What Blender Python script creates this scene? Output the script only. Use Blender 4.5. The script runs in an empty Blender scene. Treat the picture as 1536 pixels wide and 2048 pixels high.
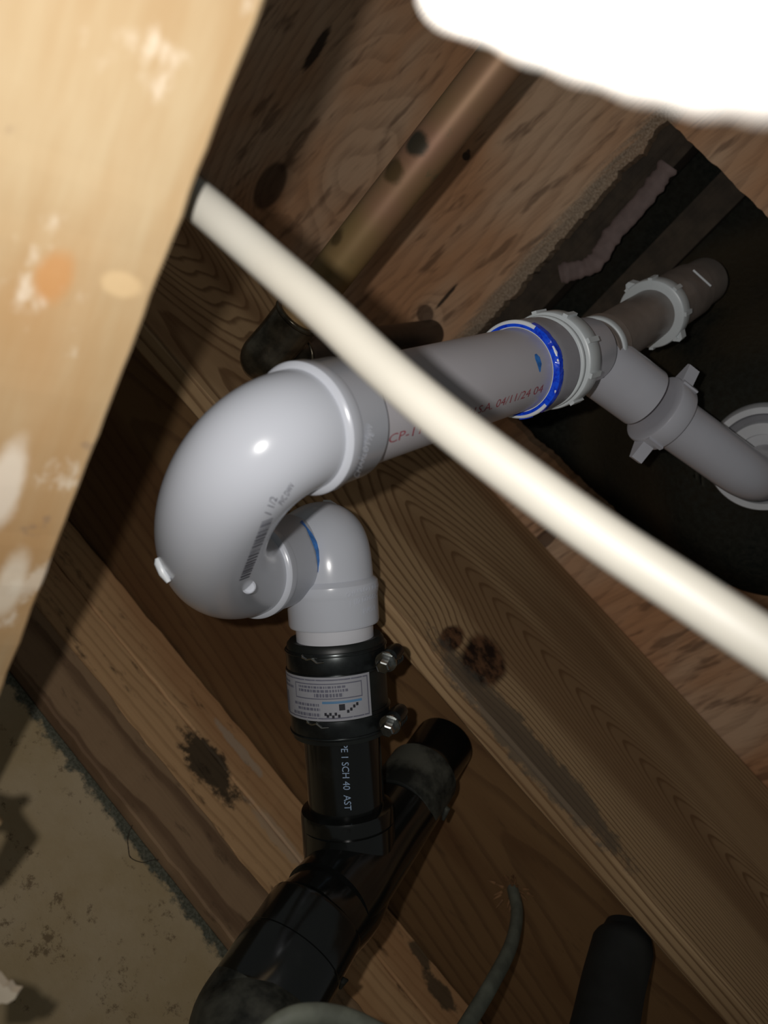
import bpy, bmesh, math, random
from mathutils import Vector, Matrix
from mathutils.bvhtree import BVHTree
from mathutils import noise as mnoise
random.seed(7)
S = bpy.context.scene
COL = S.collection

# ------------------------------------------------------------------ camera
# world: Z is up, X runs along the joists, Y runs along the copper pipe towards the wall
F = 1700.0
R = [[-0.6605802916391487, 0.7376411220565116, -0.13971132147806675],
     [0.5984059183588685, 0.6297119004378515, 0.49535167237027444],
     [0.45336964518041584, 0.24361547056408264, -0.8573840839033716]]
M = Matrix([[-a for a in R[0]], [-a for a in R[1]], R[2]])       # camera axes -> world axes
O = Vector((0, 0, 1.2))                                           # lens position
cam = bpy.data.cameras.new('camera'); cam_o = bpy.data.objects.new('camera', cam); COL.objects.link(cam_o)
cam.sensor_fit = 'VERTICAL'; cam.sensor_height = 36.0; cam.sensor_width = 27.0
cam.lens = 36.0 * F / 2048.0
cam.clip_start = 0.005; cam.clip_end = 20
cam.dof.use_dof = True; cam.dof.focus_distance = 0.50; cam.dof.aperture_fstop = 9.5
cam_o.matrix_world = Matrix.Translation(O) @ M.to_4x4()
S.camera = cam_o

# ------------------------------------------------------------------ light
w = bpy.data.worlds.new('world'); S.world = w; w.use_nodes = True
w.node_tree.nodes['Background'].inputs[0].default_value = (0.92, 0.98, 0.96, 1)
w.node_tree.nodes['Background'].inputs[1].default_value = 0.075
sp = bpy.data.lights.new('phone_flash', 'SPOT'); spo = bpy.data.objects.new('phone_flash', sp); COL.objects.link(spo)
sp.energy = 4.1; sp.color = (1.0, 0.97, 0.93); sp.shadow_soft_size = 0.0032
sp.spot_size = math.radians(120); sp.spot_blend = 1.0
aim = (M @ Vector((0.06, 0.12, -1))).normalized()
spo.matrix_world = Matrix.Translation(O + M @ Vector((-0.0265, 0.0115, 0.0))) @ aim.to_track_quat('-Z', 'Y').to_matrix().to_4x4()
S.view_settings.view_transform = 'Standard'; S.view_settings.look = 'None'
S.view_settings.gamma = 1.0; S.view_settings.use_curve_mapping = False
S.view_settings.exposure = 0.0

# ------------------------------------------------------------------ geometry helpers
def P(x, y, d):
    return O + M @ Vector(((x - 768) / F * d, -(y - 1024) / F * d, -d))
def ray(x, y):
    return M @ Vector(((x - 768) / F, -(y - 1024) / F, -1))
def hit(x, y, ax, v):                      # where the sight line meets the plane axis = v
    r = ray(x, y); return O + r * ((v - O[ax]) / r[ax])

def tag(o, label=None, cat=None, group=None, kind=None):
    if label: o['label'] = label
    if cat: o['category'] = cat
    if group: o['group'] = group
    if kind: o['kind'] = kind
    return o
def thing(name, loc, label, cat, group=None):
    o = bpy.data.objects.new(name, None); COL.objects.link(o); o.location = loc
    o.empty_display_size = 0.02
    return tag(o, label, cat, group)
def origin(o):
    v = Vector(o.location)
    while o.parent: o = o.parent; v += o.location
    return v
def obj(name, bm, mat, parent=None, smooth=True, loc=None, label=None, sharp=35):
    """link a bmesh built in world coordinates as ONE object"""
    base = Vector(loc) if loc is not None else Vector((0, 0, 0))
    if loc is None and bm.verts:
        base = sum((v.co for v in bm.verts), Vector()) / len(bm.verts)
    bmesh.ops.translate(bm, verts=bm.verts, vec=-base)
    me = bpy.data.meshes.new(name); bm.to_mesh(me); bm.free()
    me.materials.append(mat)
    o = bpy.data.objects.new(name, me); COL.objects.link(o)
    if parent:
        o.parent = parent; o.location = base - origin(parent)
    else: o.location = base
    if smooth:
        for p in me.polygons: p.use_smooth = True
        me.set_sharp_from_angle(angle=math.radians(sharp))
    if label: o['label'] = label
    return o
def nbm(): return bmesh.new()
def perp(a):
    a = a.normalized(); t = Vector((0, 0, 1)) if abs(a.z) < .9 else Vector((1, 0, 0))
    u = a.cross(t).normalized(); return u, a.cross(u).normalized()
def lathe(bm, p0, axis, prof, seg=64, closed=False):
    """prof: list of (distance along the axis, radius)"""
    axis = axis.normalized(); u, v = perp(axis); rings = []
    for s, r in prof:
        rings.append([bm.verts.new(p0 + axis * s + (u * math.cos(2 * math.pi * k / seg) + v * math.sin(2 * math.pi * k / seg)) * r) for k in range(seg)])
    for a, b in zip(rings[:-1], rings[1:]):
        for k in range(seg): bm.faces.new((a[k], a[(k + 1) % seg], b[(k + 1) % seg], b[k]))
    if closed:
        for k in range(seg): bm.faces.new((rings[-1][k], rings[-1][(k + 1) % seg], rings[0][(k + 1) % seg], rings[0][k]))
    else:
        bm.faces.new(rings[0][::-1]); bm.faces.new(rings[-1])
    bmesh.ops.recalc_face_normals(bm, faces=bm.faces)
    return bm
def ringprof(s0, s1, r0, r1, b=.0012):      # a raised band closed on the inside
    return [(s0, r0), (s0, r1 - b), (s0 + b * .35, r1 - b * .35), (s0 + b, r1), (s1 - b, r1), (s1 - b * .35, r1 - b * .35), (s1, r1 - b), (s1, r0)]
def sweep(bm, pts, rad, seg=40, flat=1.0, cap=True):
    n = len(pts); T = [(pts[min(i + 1, n - 1)] - pts[max(i - 1, 0)]).normalized() for i in range(n)]
    u, _ = perp(T[0]); rings = []
    for i in range(n):
        if i:
            u = (u - T[i] * u.dot(T[i])).normalized()
        v = T[i].cross(u); r = rad[i] if isinstance(rad, (list, tuple)) else rad
        rings.append([bm.verts.new(pts[i] + u * math.cos(2 * math.pi * k / seg) * r + v * math.sin(2 * math.pi * k / seg) * r * flat) for k in range(seg)])
    for a, b in zip(rings[:-1], rings[1:]):
        for k in range(seg): bm.faces.new((a[k], a[(k + 1) % seg], b[(k + 1) % seg], b[k]))
    if cap: bm.faces.new(rings[0][::-1]); bm.faces.new(rings[-1])
    bmesh.ops.recalc_face_normals(bm, faces=bm.faces)
    return bm
def bez(a, b, c, d, n=40):
    return [a * (1 - t) ** 3 + b * 3 * (1 - t) ** 2 * t + c * 3 * (1 - t) * t * t + d * t ** 3 for t in [i / n for i in range(n + 1)]]
def spline(ps, n=12):                       # Catmull-Rom through the points
    q = [ps[0] * 2 - ps[1]] + list(ps) + [ps[-1] * 2 - ps[-2]]; out = []
    for i in range(1, len(q) - 2):
        for k in range(n):
            t = k / n; a, b, c, d = q[i - 1:i + 3]
            out.append(0.5 * ((2 * b) + (c - a) * t + (2 * a - 5 * b + 4 * c - d) * t * t + (3 * b - a - 3 * c + d) * t ** 3))
    return out + [ps[-1]]
def box(bm, lo, hi, nx=1, jit=0.0, seed=0, bev=0.0015, ax=0):
    """a timber: box, cut along one axis, its edges slightly ragged"""
    lo, hi = Vector(lo), Vector(hi); o = [i for i in range(3) if i != ax]
    rings = []
    for i in range(nx + 1):
        t = lo[ax] + (hi[ax] - lo[ax]) * i / nx; ring = []
        b = bev
        cs = []
        for (sa, sb) in ((0, 0), (1, 0), (1, 1), (0, 1)):
            ja = (mnoise.noise(Vector((t * 60, seed + sa * 3.1, sb * 7.7))) + .5 * mnoise.noise(Vector((t * 260, seed + sa, sb)))) * jit
            jb = (mnoise.noise(Vector((t * 60, seed + 9 + sa * 3.1, sb * 7.7))) + .5 * mnoise.noise(Vector((t * 260, seed + 5 + sa, sb)))) * jit
            a = (hi if sa else lo)[o[0]] + ja; c = (hi if sb else lo)[o[1]] + jb
            cs.append((a, c, -1 if sa else 1, -1 if sb else 1))
        order = [(0, 0, 1), (0, 1, 0), (1, 1, 0), (1, 0, 1), (2, 0, 1), (2, 1, 0), (3, 1, 0), (3, 0, 1)]
        for (ci, da, db) in [(0, 0, 1), (0, 1, 0), (1, 1, 0), (1, 0, 1), (2, 0, 1), (2, 1, 0), (3, 1, 0), (3, 0, 1)]:
            a, c, ia, ic = cs[ci]
            q = [0, 0, 0]; q[ax] = t; q[o[0]] = a + ia * da * b; q[o[1]] = c + ic * db * b
            ring.append(bm.verts.new(q))
        rings.append(ring)
    for a, b_ in zip(rings[:-1], rings[1:]):
        for k in range(8): bm.faces.new((a[k], a[(k + 1) % 8], b_[(k + 1) % 8], b_[k]))
    bm.faces.new(rings[0][::-1]); bm.faces.new(rings[-1])
    bmesh.ops.recalc_face_normals(bm, faces=bm.faces)
    return bm

# ------------------------------------------------------------------ node helpers
class X:                                    # tiny expression wrapper around a node socket
    nt = None
    def __init__(s, v): s.v = v
    @staticmethod
    def m(op, *a, clamp=False):
        n = X.nt.nodes.new('ShaderNodeMath'); n.operation = op; n.use_clamp = clamp
        for i, q in enumerate(a):
            q = q.v if isinstance(q, X) else q
            if isinstance(q, (int, float)): n.inputs[i].default_value = q
            else: X.nt.links.new(q, n.inputs[i])
        return X(n.outputs[0])
    def __add__(s, o): return X.m('ADD', s, o)
    def __radd__(s, o): return X.m('ADD', s, o)
    def __sub__(s, o): return X.m('SUBTRACT', s, o)
    def __rsub__(s, o): return X.m('SUBTRACT', o, s)
    def __mul__(s, o): return X.m('MULTIPLY', s, o)
    def __rmul__(s, o): return X.m('MULTIPLY', s, o)
    def __truediv__(s, o): return X.m('DIVIDE', s, o)
def mp(v, a, b, c=0.0, d=1.0, smooth=True):
    n = X.nt.nodes.new('ShaderNodeMapRange'); n.interpolation_type = 'SMOOTHSTEP' if smooth else 'LINEAR'
    X.nt.links.new(v.v, n.inputs[0])
    for i, q in zip((1, 2, 3, 4), (a, b, c, d)): n.inputs[i].default_value = q
    return X(n.outputs[0])
def comb(a, b, c):
    n = X.nt.nodes.new('ShaderNodeCombineXYZ')
    for i, q in enumerate((a, b, c)):
        if isinstance(q, X): X.nt.links.new(q.v, n.inputs[i])
        else: n.inputs[i].default_value = q
    return n.outputs[0]
def nz(vec, scale=1.0, detail=3, rough=.5):
    n = X.nt.nodes.new('ShaderNodeTexNoise'); n.inputs['Scale'].default_value = scale
    n.inputs['Detail'].default_value = detail; n.inputs['Roughness'].default_value = rough
    X.nt.links.new(vec, n.inputs['Vector']); return X(n.outputs['Fac'])
def mixc(f, a, b):
    n = X.nt.nodes.new('ShaderNodeMix'); n.data_type = 'RGBA'
    if isinstance(f, X): X.nt.links.new(f.v, n.inputs[0])
    else: n.inputs[0].default_value = f
    for i, q in ((6, a), (7, b)):
        if isinstance(q, (tuple, list)): n.inputs[i].default_value = (*q[:3], 1)
        else: X.nt.links.new(q, n.inputs[i])
    return n.outputs[2]
def newmat(name, rough=.5, metal=0.0, spec=.5, coat=0.0):
    m = bpy.data.materials.new(name); m.use_nodes = True; nt = m.node_tree; X.nt = nt
    b = nt.nodes['Principled BSDF']; b.inputs['Roughness'].default_value = rough
    b.inputs['Metallic'].default_value = metal; b.inputs['Specular IOR Level'].default_value = spec
    b.inputs['Coat Weight'].default_value = coat; b.inputs['Coat Roughness'].default_value = .1
    return m, nt, b
def pos():
    g = X.nt.nodes.new('ShaderNodeNewGeometry'); s = X.nt.nodes.new('ShaderNodeSeparateXYZ')
    X.nt.links.new(g.outputs['Position'], s.inputs[0]); return g.outputs['Position'], [X(s.outputs[i]) for i in range(3)]
def bump(nt, b, h, strength=.3, dist=.001):
    n = nt.nodes.new('ShaderNodeBump'); n.inputs['Strength'].default_value = strength; n.inputs['Distance'].default_value = dist
    nt.links.new(h.v, n.inputs['Height']); nt.links.new(n.outputs[0], b.inputs['Normal'])
def plain(name, c, rough=.5, metal=0.0, var=.06, scale=40, spec=.5, bmp=0.0, coat=0.0, c2=None):
    m, nt, b = newmat(name, rough, metal, spec, coat); p, _ = pos()
    n = nz(p, scale, 4, .6); f = mp(n, .3, .7)
    a = tuple(q * (1 - var) for q in c); d = c2 or tuple(min(1, q * (1 + var)) for q in c)
    nt.links.new(mixc(f, a, d), b.inputs['Base Color'])
    if bmp: bump(nt, b, n, bmp)
    return m
def wood(name, ax, light, dark, w0=0, d0=.02, K=190, T=0, warp=1.2, knots=(), rough=.75, tint=None, fold=None, tw=0, u0=0, line=(.55, .86), spots=(), contrast=1.0,
         wave=2.0, stains=(), dust=0, shape=(1, 1), spec=.25):
    """sawn timber: cut rings round a pith line; ax = (along, across, through)"""
    m, nt, b = newmat(name, rough, spec=spec); p, c = pos(); u, v, d = (c[i] for i in ax)
    if fold is not None: v = v - (d - fold); d = d * 0 + fold
    wv = nz(comb(u * wave, v * 9, d * 9), 1, 2, .5) - .5
    wv2 = nz(comb(u * 14, v * 40, d * 40), 1, 3, .5) - .5
    dv = v - w0 + wv * .02 * warp
    rho = X.m('SQRT', dv * dv + d0 * d0)
    val = rho * K - ((u - u0) * T * X.m('POWER', 2.718, dv * dv * (-1 / tw / tw)) if tw else u * T) + wv * warp * 2.2 + wv2 * .5
    kd = None
    for (ku, kv, ka, kb, amp) in knots:
        eu = (u - ku) / ka; ev = (v - kv) / kb; e = X.m('SQRT', eu * eu + ev * ev)
        val = val + X.m('POWER', 2.718, e * e * -.35) * amp
        q = mp(e + wv2 * .5, .75, 1.1, 1, 0); kd = q if kd is None else X.m('MAXIMUM', kd, q)
    fr = X.m('FRACT', val)
    g = mp(fr, line[0], line[1]) * mp(fr, .93, 1.0, 1, 0)
    fib = nz(comb(u * 12, v * 420, d * 420), 1, 3, .6); big = nz(comb(u * 3, v * 14, d * 14), 1, 2, .5)
    g = X.m('ADD', g * .75 * contrast, (fib - .5) * .55, clamp=True)
    col = mixc(g, light, dark)
    if tint: col = mixc(mp(big, .42, .62), col, mixc(.55, col, tint))
    if kd is not None:
        kc = nz(p, 75, 4, .6)
        col = mixc(kd, col, mixc(mp(kc, .4, .65), (.02, .009, .005), (.16, .075, .035)))
    for (su, sv, sa, sb, colr, st) in stains:
        eu = (u - su) / sa; ev = (v - sv) / sb; e = X.m('SQRT', eu * eu + ev * ev)
        n = nz(p, 70, 5, .7); q = mp(e + (n - .5) * 1.4, .7, 1.0, st, 0)
        col = mixc(q, col, colr)
    if dust:
        n = nz(comb(u * 30, v * 90, d * 90), 1, 5, .65); col = mixc(mp(n, .56, .74, 0, dust), col, (.015, .01, .007))
    nt.links.new(col, b.inputs['Base Color'])
    bump(nt, b, fib * .6 + fr * .15, .35, .0008)
    return m

# ------------------------------------------------------------------ materials
pvc = plain('white_pvc', (.59, .61, .67), .22, var=.02, scale=12)
pvc_pipe = plain('pvc_pipe', (.52, .50, .53), .33, var=.03, scale=14)
pvc_lip = plain('pvc_lip', (.74, .77, .80), .3, var=.02)
tub_pvc = plain('tubular_pvc', (.50, .50, .55), .22, var=.03, scale=20)
nutm = plain('slip_nut_plastic', (.62, .66, .68), .35, var=.04)
oldtube = plain('dusty_plastic', (.22, .185, .165), .35, var=.18, scale=30)
blue, nt_, b_ = newmat('blue_primer', .15)
_p, _ = pos(); nt_.links.new(mixc(mp(nz(_p, 260, 4, .7), .35, .6), (.003, .03, .55), (.01, .09, .85)), b_.inputs['Base Color'])
ltblue = plain('thin_blue_primer', (.03, .2, .62), .3, var=.3, scale=300)
purple = plain('purple_primer', (.02, .008, .12), .3)
redink = plain('red_ink', (.36, .07, .09), .6, var=.35, scale=900)
blackink = plain('grey_ink', (.10, .10, .13), .6, var=.3, scale=900)
whiteink = plain('pale_blue_ink', (.30, .40, .55), .6, var=.3, scale=900)
abs_m, nt_, b_ = newmat('black_abs', .16, spec=.8)
_p, _ = pos(); _d = mp(nz(_p, 22, 5, .65), .6, .85, 0, .3)
nt_.links.new(mixc(_d, (.0045, .005, .0045), (.035, .038, .03)), b_.inputs['Base Color'])
nt_.links.new((_d * .8 + .16).v, b_.inputs['Roughness'])
absdust, nt_, b_ = newmat('dusty_abs', .55, spec=.3)
_p, _ = pos(); nt_.links.new(mixc(mp(nz(_p, 26, 5, .6), .40, .66), (.006, .007, .006), (.075, .075, .06)), b_.inputs['Base Color'])
rubber = plain('black_rubber', (.010, .012, .011), .42, var=.3)
bandm = plain('dark_steel_band', (.05, .055, .055), .28, metal=.85, var=.25, scale=90)
steel = plain('steel_screw', (.42, .43, .42), .25, metal=1, var=.25, scale=200)
labelm = plain('paper_label', (.33, .33, .36), .5, var=.03)
labelbl = plain('label_blue', (.10, .22, .38), .5)
lblink = plain('label_ink', (.13, .13, .17), .6)
lblblk = plain('label_black', (.012, .012, .02), .6)
copper, nt_, b_ = newmat('aged_copper', .5, metal=.3, spec=.5)
_p, _c = pos(); _n = nz(_p, 35, 5, .65); _n2 = nz(_p, 9, 3, .5)
_cc = mixc(mp(_n2, .35, .65), (.34, .18, .11), (.29, .19, .075))
_cc = mixc(mp(_n, .58, .74, 0, .7), _cc, (.10, .13, .07))
for (px, py, dd, rr) in ((836, 287, .515, .009), (790, 345, .526, .009), (665, 470, .548, .008)):
    q = P(px, py, dd); n = nt_.nodes.new('ShaderNodeVectorMath'); n.operation = 'DISTANCE'
    nt_.links.new(_p, n.inputs[0]); n.inputs[1].default_value = q
    _cc = mixc(mp(X(n.outputs['Value']) + (_n - .5) * rr, rr * .6, rr * 1.1, .9, 0), _cc, (.02, .025, .015) if px == 836 else (.10, .06, .02))
nt_.links.new(_cc, b_.inputs['Base Color'])
solder = plain('tarnished_solder', (.10, .085, .06), .25, metal=.8, var=.6, scale=60)
darkcopper = plain('shaded_copper', (.045, .033, .025), .45, metal=.3, var=.4, scale=40)  # copper with the riser's shade put into its colour
cablem = plain('cream_cable_jacket', (.42, .40, .35), .5, var=.03)
greycable = plain('dusty_grey_cable', (.13, .14, .11), .6, var=.25, scale=60)
fluff = plain('white_insulation', (.62, .59, .55), .9, var=.03)
def at(px, py, ax, v): return hit(px, py, ax, v)

ZC = 2.0          # underside of the plywood
YJ = .3485        # face of the wide joist
ZJ = 1.720         # bottom of the joist
ZR, YP = 1.755, .5817   # recessed timber and face of the plates

def kn(px, py, ax3, pl, a, b, amp):
    h = at(px, py, {0: 0, 1: 1, 2: 2}[pl[0]], pl[1]); return (h[ax3[0]], h[ax3[1]], a, b, amp)
jx = (0, 2, 1)
ap = at(960, 1160, 1, YJ)
joist_m = wood('joist_pine', jx, (.47, .31, .165), (.155, .083, .037), w0=ap.z - .004, d0=.010, K=120, T=52, warp=.5, tw=.075, u0=ap.x,
               knots=(kn(905, 1275, jx, (1, YJ), .010, .020, -1.2), kn(968, 1320, jx, (1, YJ), .021, .034, -1.6)),
               tint=(.16, .075, .03), wave=1.6, fold=YJ,
               stains=((at(1040, 1510, 1, YJ).x, ZJ + .012, .12, .022, (.10, .085, .065), .7),), dust=.12)
px_ = (1, 0, 2)
def pk(px, py, a, b, amp): h = at(px, py, 2, ZC); return (h.y, h.x, a, b, amp)
ply_m, nt_, b_ = newmat('plywood', .72, spec=.25)
_p, (cx, cy, cz) = pos()
_w = nz(comb(cx * 10, cy * 3, cz * 3), 1, 3, .5) - .5
_val = cx * 60 + _w * 6
_kd = None
for (ku, kv, ka, kb, amp) in (pk(540, 372, .030, .017, 2.2), pk(690, 195, .055, .03, 1.8), pk(690, 350, .031, .02, 1.2), pk(850, 628, .010, .010, 1.0), pk(1090, 1078, .02, .008, 1.0)):
    e = X.m('SQRT', ((cy - ku) / ka) * ((cy - ku) / ka) + ((cx - kv) / kb) * ((cx - kv) / kb))
    _val = _val + X.m('POWER', 2.718, e * e * -.3) * amp * 2
    if ka in (.030, .010, .02):
        q = mp(e, .8, 1.05, .75, 0); _kd = q if _kd is None else X.m('MAXIMUM', _kd, q)
_fr = X.m('FRACT', _val); _g = mp(_fr, .3, .9) * mp(_fr, .9, 1.0, 1, 0)
_fib = nz(comb(cx * 300 + cy * 60, cy * 22, 0), 1, 4, .65)
_bl = nz(comb(cx * 9, cy * 4, 0), 1, 3, .6)
_col = mixc(mp(_bl, .36, .64), (.55, .28, .14), (.64, .42, .27))
_col = mixc(X.m('ADD', _g * .26, (_fib - .5) * 1.1, clamp=True), _col, (.17, .085, .045))
_dk = nz(comb(cx * 70 + cy * 10, cy * 14, 0), 1, 3, .6); _col = mixc(mp(_dk, .56, .68, 0, .55), _col, (.075, .035, .018))
_col = mixc(_kd, _col, (.05, .027, .017))
_ed = mp(X.m('ABSOLUTE', cx - (-.189) + (_fib - .5) * .02), .004, .016, .75, 0) * mp(cy, -.02, .0) * mp(cy, .26, .30, 1, 0)
_col = mixc(_ed, _col, mixc(mp(nz(_p, 520, 4, .75), .4, .62), (.14, .11, .075), (.40, .33, .25)))
for (px, py, a, b) in ((895, 590, .020, .0022), (1085, 530, .02, .002), (632, 100, .03, .006)):
    h = at(px, py, 2, ZC); e = X.m('SQRT', ((cy - h.y) / a) * ((cy - h.y) / a) + ((cx - h.x) / b) * ((cx - h.x) / b))
    _col = mixc(mp(e + (_fib - .5) * 1.5, .6, 1.0, .9, 0), _col, (.012, .009, .007))
nt_.links.new(_col, b_.inputs['Base Color']); bump(nt_, b_, _fib + _dk * .3, .4, .0008)

rec_m = wood('dark_orange_timber', (0, 1, 2), (.19, .105, .045), (.10, .05, .022), w0=.44, d0=.03, K=75, T=10, warp=1.0, tint=(.09, .036, .013), dust=.3,
             knots=(), contrast=.7)
st = at(400, 1570, 1, YP)
plate_m = wood('top_plate_pine', (0, 2, 1), (.66, .40, .20), (.33, .175, .075), w0=1.60, d0=.05, K=110, T=3, warp=.8, tint=(.42, .20, .085), dust=.8, contrast=.55,
               stains=((at(415, 1530, 1, YP).x, at(415, 1530, 1, YP).z, .042, .021, (.045, .035, .022), .92),
                       (at(470, 1500, 1, YP).x, at(480, 1500, 1, YP).z, .035, .006, (.50, .40, .30), .7),
                       (at(560, 1680, 1, YP).x, at(560, 1680, 1, YP).z, .05, .010, (.55, .42, .30), .5),
                       (at(840, 1905, 1, YP).x, at(840, 1905, 1, YP).z, .016, .009, (.05, .045, .03), .8),
                       (at(880, 1985, 1, YP).x, at(880, 1985, 1, YP).z, .022, .010, (.05, .045, .03), .8)))
low_m = wood('lower_board', (0, 2, 1), (.34, .215, .12), (.13, .07, .038), w0=1.588, d0=.004, K=26, T=.5, warp=.5, dust=.5, contrast=.9)
blk_m = wood('blocking', (1, 0, 2), (.22, .15, .09), (.12, .07, .04), w0=0, d0=.05, K=90, T=3, dust=.3)
wall_m, nt_, b_ = newmat('tan_wall_panel', .85, spec=.15)
_p, (cx, cy, cz) = pos()
_n = nz(_p, 14, 5, .6); _s = nz(comb(cx * 110, cy * 110, cz * 110), 1, 5, .75); _m = nz(comb(cx * 12, 0, cz * 12), 1, 3, .5)
_col = mixc(mp(_n, .3, .7), (.46, .34, .185), (.54, .42, .265))
_col = mixc(mp(_s + (_m - .5) * .5, .57, .70, 0, .6), _col, (.07, .035, .015))
_col = mixc(mp(cz + (nz(_p, 90, 4, .7) - .5) * .025, 1.598, 1.604), _col, mixc(mp(nz(_p, 400, 3, .7), .4, .6), (.085, .085, .06), (.15, .15, .115)))
nt_.links.new(_col, b_.inputs['Base Color']); bump(nt_, b_, _s, .4, .001)
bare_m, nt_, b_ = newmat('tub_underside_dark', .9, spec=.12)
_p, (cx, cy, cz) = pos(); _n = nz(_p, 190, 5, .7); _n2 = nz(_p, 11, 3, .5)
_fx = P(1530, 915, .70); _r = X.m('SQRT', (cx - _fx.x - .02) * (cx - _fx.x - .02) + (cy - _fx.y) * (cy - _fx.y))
_lit_brown = mp(_r, .085, .12) * mp(_r, .19, .22, 1, 0) * mp(_n2, .3, .55)  # brown ring, lightened in the colour as if the sump slope caught light
nt_.links.new(mixc(_lit_brown * .5, mixc(mp(_n, .3, .7), mixc(mp(_n2, .35, .65), (.022, .028, .024), (.045, .038, .026)), (.055, .055, .045)), (.13, .095, .055)), b_.inputs['Base Color']); bump(nt_, b_, _n, .7, .002)
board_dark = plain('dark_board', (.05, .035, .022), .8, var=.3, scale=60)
pinkglue = plain('pinkish_glue', (.19, .135, .125), .7, var=.15, scale=80)

# ------------------------------------------------------------------ the setting
def chaikin(p): return p
def slab_with_hole():
    """plywood subfloor with the rectangular tub cut-out, edges splintered"""
    bm = nbm()
    hx0, hx1, hy0, hy1 = -.185, .150, .004, .290
    t = .018
    def edge(a, b, n, seed, amp):
        out = []
        for i in range(n):
            f = i / n; q = a.lerp(b, f); d = (b - a).normalized(); nn = Vector((-d.y, d.x))
            j = (mnoise.noise(Vector((f * 14, seed, 0))) + .6 * mnoise.noise(Vector((f * 60, seed, 3)))) * amp
            out.append(q + nn * j)
        return out
    V2 = lambda x, y: Vector((x, y))
    inner = edge(V2(hx0, hy0), V2(hx0, hy1 - .006), 110, 1, .0045) + edge(V2(hx0 + .01, hy1), V2(hx1, hy1 - .022), 90, 2, .0030) + \
            edge(V2(hx1, hy1 - .022), V2(hx1 + .004, hy0), 70, 3, .002) + edge(V2(hx1, hy0), V2(hx0, hy0), 70, 4, .0025)
    outer = [V2(-1.0, -.5), V2(-1.0, 1.0), V2(.9, 1.0), V2(.9, -.5)]
    for z, flip in ((ZC, 0), (ZC + t, 1)):
        vi = [bm.verts.new((p.x, p.y, z)) for p in inner]; vo = [bm.verts.new((p.x, p.y, z)) for p in outer]
        es = [bm.edges.new((vi[i], vi[(i + 1) % len(vi)])) for i in range(len(vi))] + [bm.edges.new((vo[i], vo[(i + 1) % 4])) for i in range(4)]
        bmesh.ops.triangle_fill(bm, use_beauty=True, use_dissolve=False, edges=es)
        if not flip: low = vi, vo
        else:
            for A, B in ((low[0], vi), (low[1], vo)):
                for i in range(len(A)): bm.faces.new((A[i], A[(i + 1) % len(A)], B[(i + 1) % len(A)], B[i]))
    bmesh.ops.recalc_face_normals(bm, faces=bm.faces)
    return bm
tag(obj('ceiling', slab_with_hole(), ply_m, smooth=False), 'brown plywood subfloor overhead with rectangular cut-out under the tub', kind='structure')
tag(obj('wall_back', box(nbm(), (-1.0, YP + .006, .2), (.9, YP + .03, 1.611), 1), wall_m, smooth=False), 'tan wall panel speckled with dark brown mould under the plates', kind='structure')
tag(obj('trim_1', box(nbm(), (-1.0, YP - .004, 1.611), (.9, YP + .04, 1.662), 160, .0018, 4), low_m, smooth=False),
    'brown board with a dark central groove just above tan wall', kind='structure')
# timbers
tag(obj('floor_joist', box(nbm(), (-1.0, YJ, ZJ), (.9, YJ + .0225, ZC - .0006), 40, .0006, 1, .0025), joist_m, smooth=False),
    'wide pine joist with arched grain and a dark double knot', 'joist')
tag(obj('wood_plank', box(nbm(), (-1.0, YJ + .026, ZR), (.9, YP + .10, ZR + .038), 60, .001, 2), rec_m, smooth=False),
    'dark orange timber in the recess between the wide joist and the top plates', 'timber')
ZM = at(285, 1336, 1, YP).z
tag(obj('top_plate', box(nbm(), (-1.0, YP, ZM + .0008), (.9, YP + .089, ZR - .0018), 200, .0011, 3), plate_m, smooth=False),
    'upper of the two stacked pine plates, beside a black gap', 'timber', None)
tag(obj('top_plate', box(nbm(), (-1.0, YP - .001, 1.662), (.9, YP + .089, ZM - .0008), 200, .0011, 8), plate_m, smooth=False),
    'lower of the two stacked pine plates, stained dark in one patch', 'timber', None)
wb = bpy.data.objects['wall_back']
for q_ in (((262, 1628), (266, 1645), (256, 1672), (257, 1700), (262, 1716), (285, 1725), (306, 1720), (328, 1720)), ((100, 1325), (96, 1340), (112, 1356), (140, 1358), (185, 1356))):
    lp = spline([hit(a_, b_, 1, YP + .0058) for a_, b_ in q_], 6)
    obj('wall_crack', sweep(nbm(), lp, [.0006 + .0005 * abs(mnoise.noise(Vector((k * .5, 0, 2)))) for k in range(len(lp))], 8, .4), board_dark, wb, label='thin black crack')
# inside the cut-out
def tub_under():
    bm = nbm(); n = 70; g = []
    fx = P(1530, 915, .70)
    for i in range(n + 1):
        r_ = []
        for j in range(n + 1):
            x = -.5 + 1.1 * i / n; y = -.35 + .85 * j / n
            z = ZC + .075
            d = math.hypot(x - fx.x - .02, (y - fx.y) * 1.0)
            q = max(0, min(1, (.20 - d) / .13)); q = q * q * (3 - 2 * q)
            z -= q * (ZC + .075 - (fx.z + .004))
            z += mnoise.noise(Vector((x * 40, y * 40, 0))) * .0012
            r_.append(bm.verts.new((x, y, z)))
        g.append(r_)
    for i in range(n):
        for j in range(n): bm.faces.new((g[i][j], g[i][j + 1], g[i + 1][j + 1], g[i + 1][j]))
    bmesh.ops.solidify(bm, geom=bm.faces[:], thickness=.006)
    bmesh.ops.recalc_face_normals(bm, faces=bm.faces)
    return bm
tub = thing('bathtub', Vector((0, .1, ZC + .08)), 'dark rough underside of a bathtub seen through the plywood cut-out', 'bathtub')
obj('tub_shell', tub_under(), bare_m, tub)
bm = box(nbm(), (-.130, -.3, ZC + .052), (-.100, .45, ZC + .066), 60, .0012, 12)
obj('stiffening_rib', bm, board_dark, tub, smooth=False)
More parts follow.
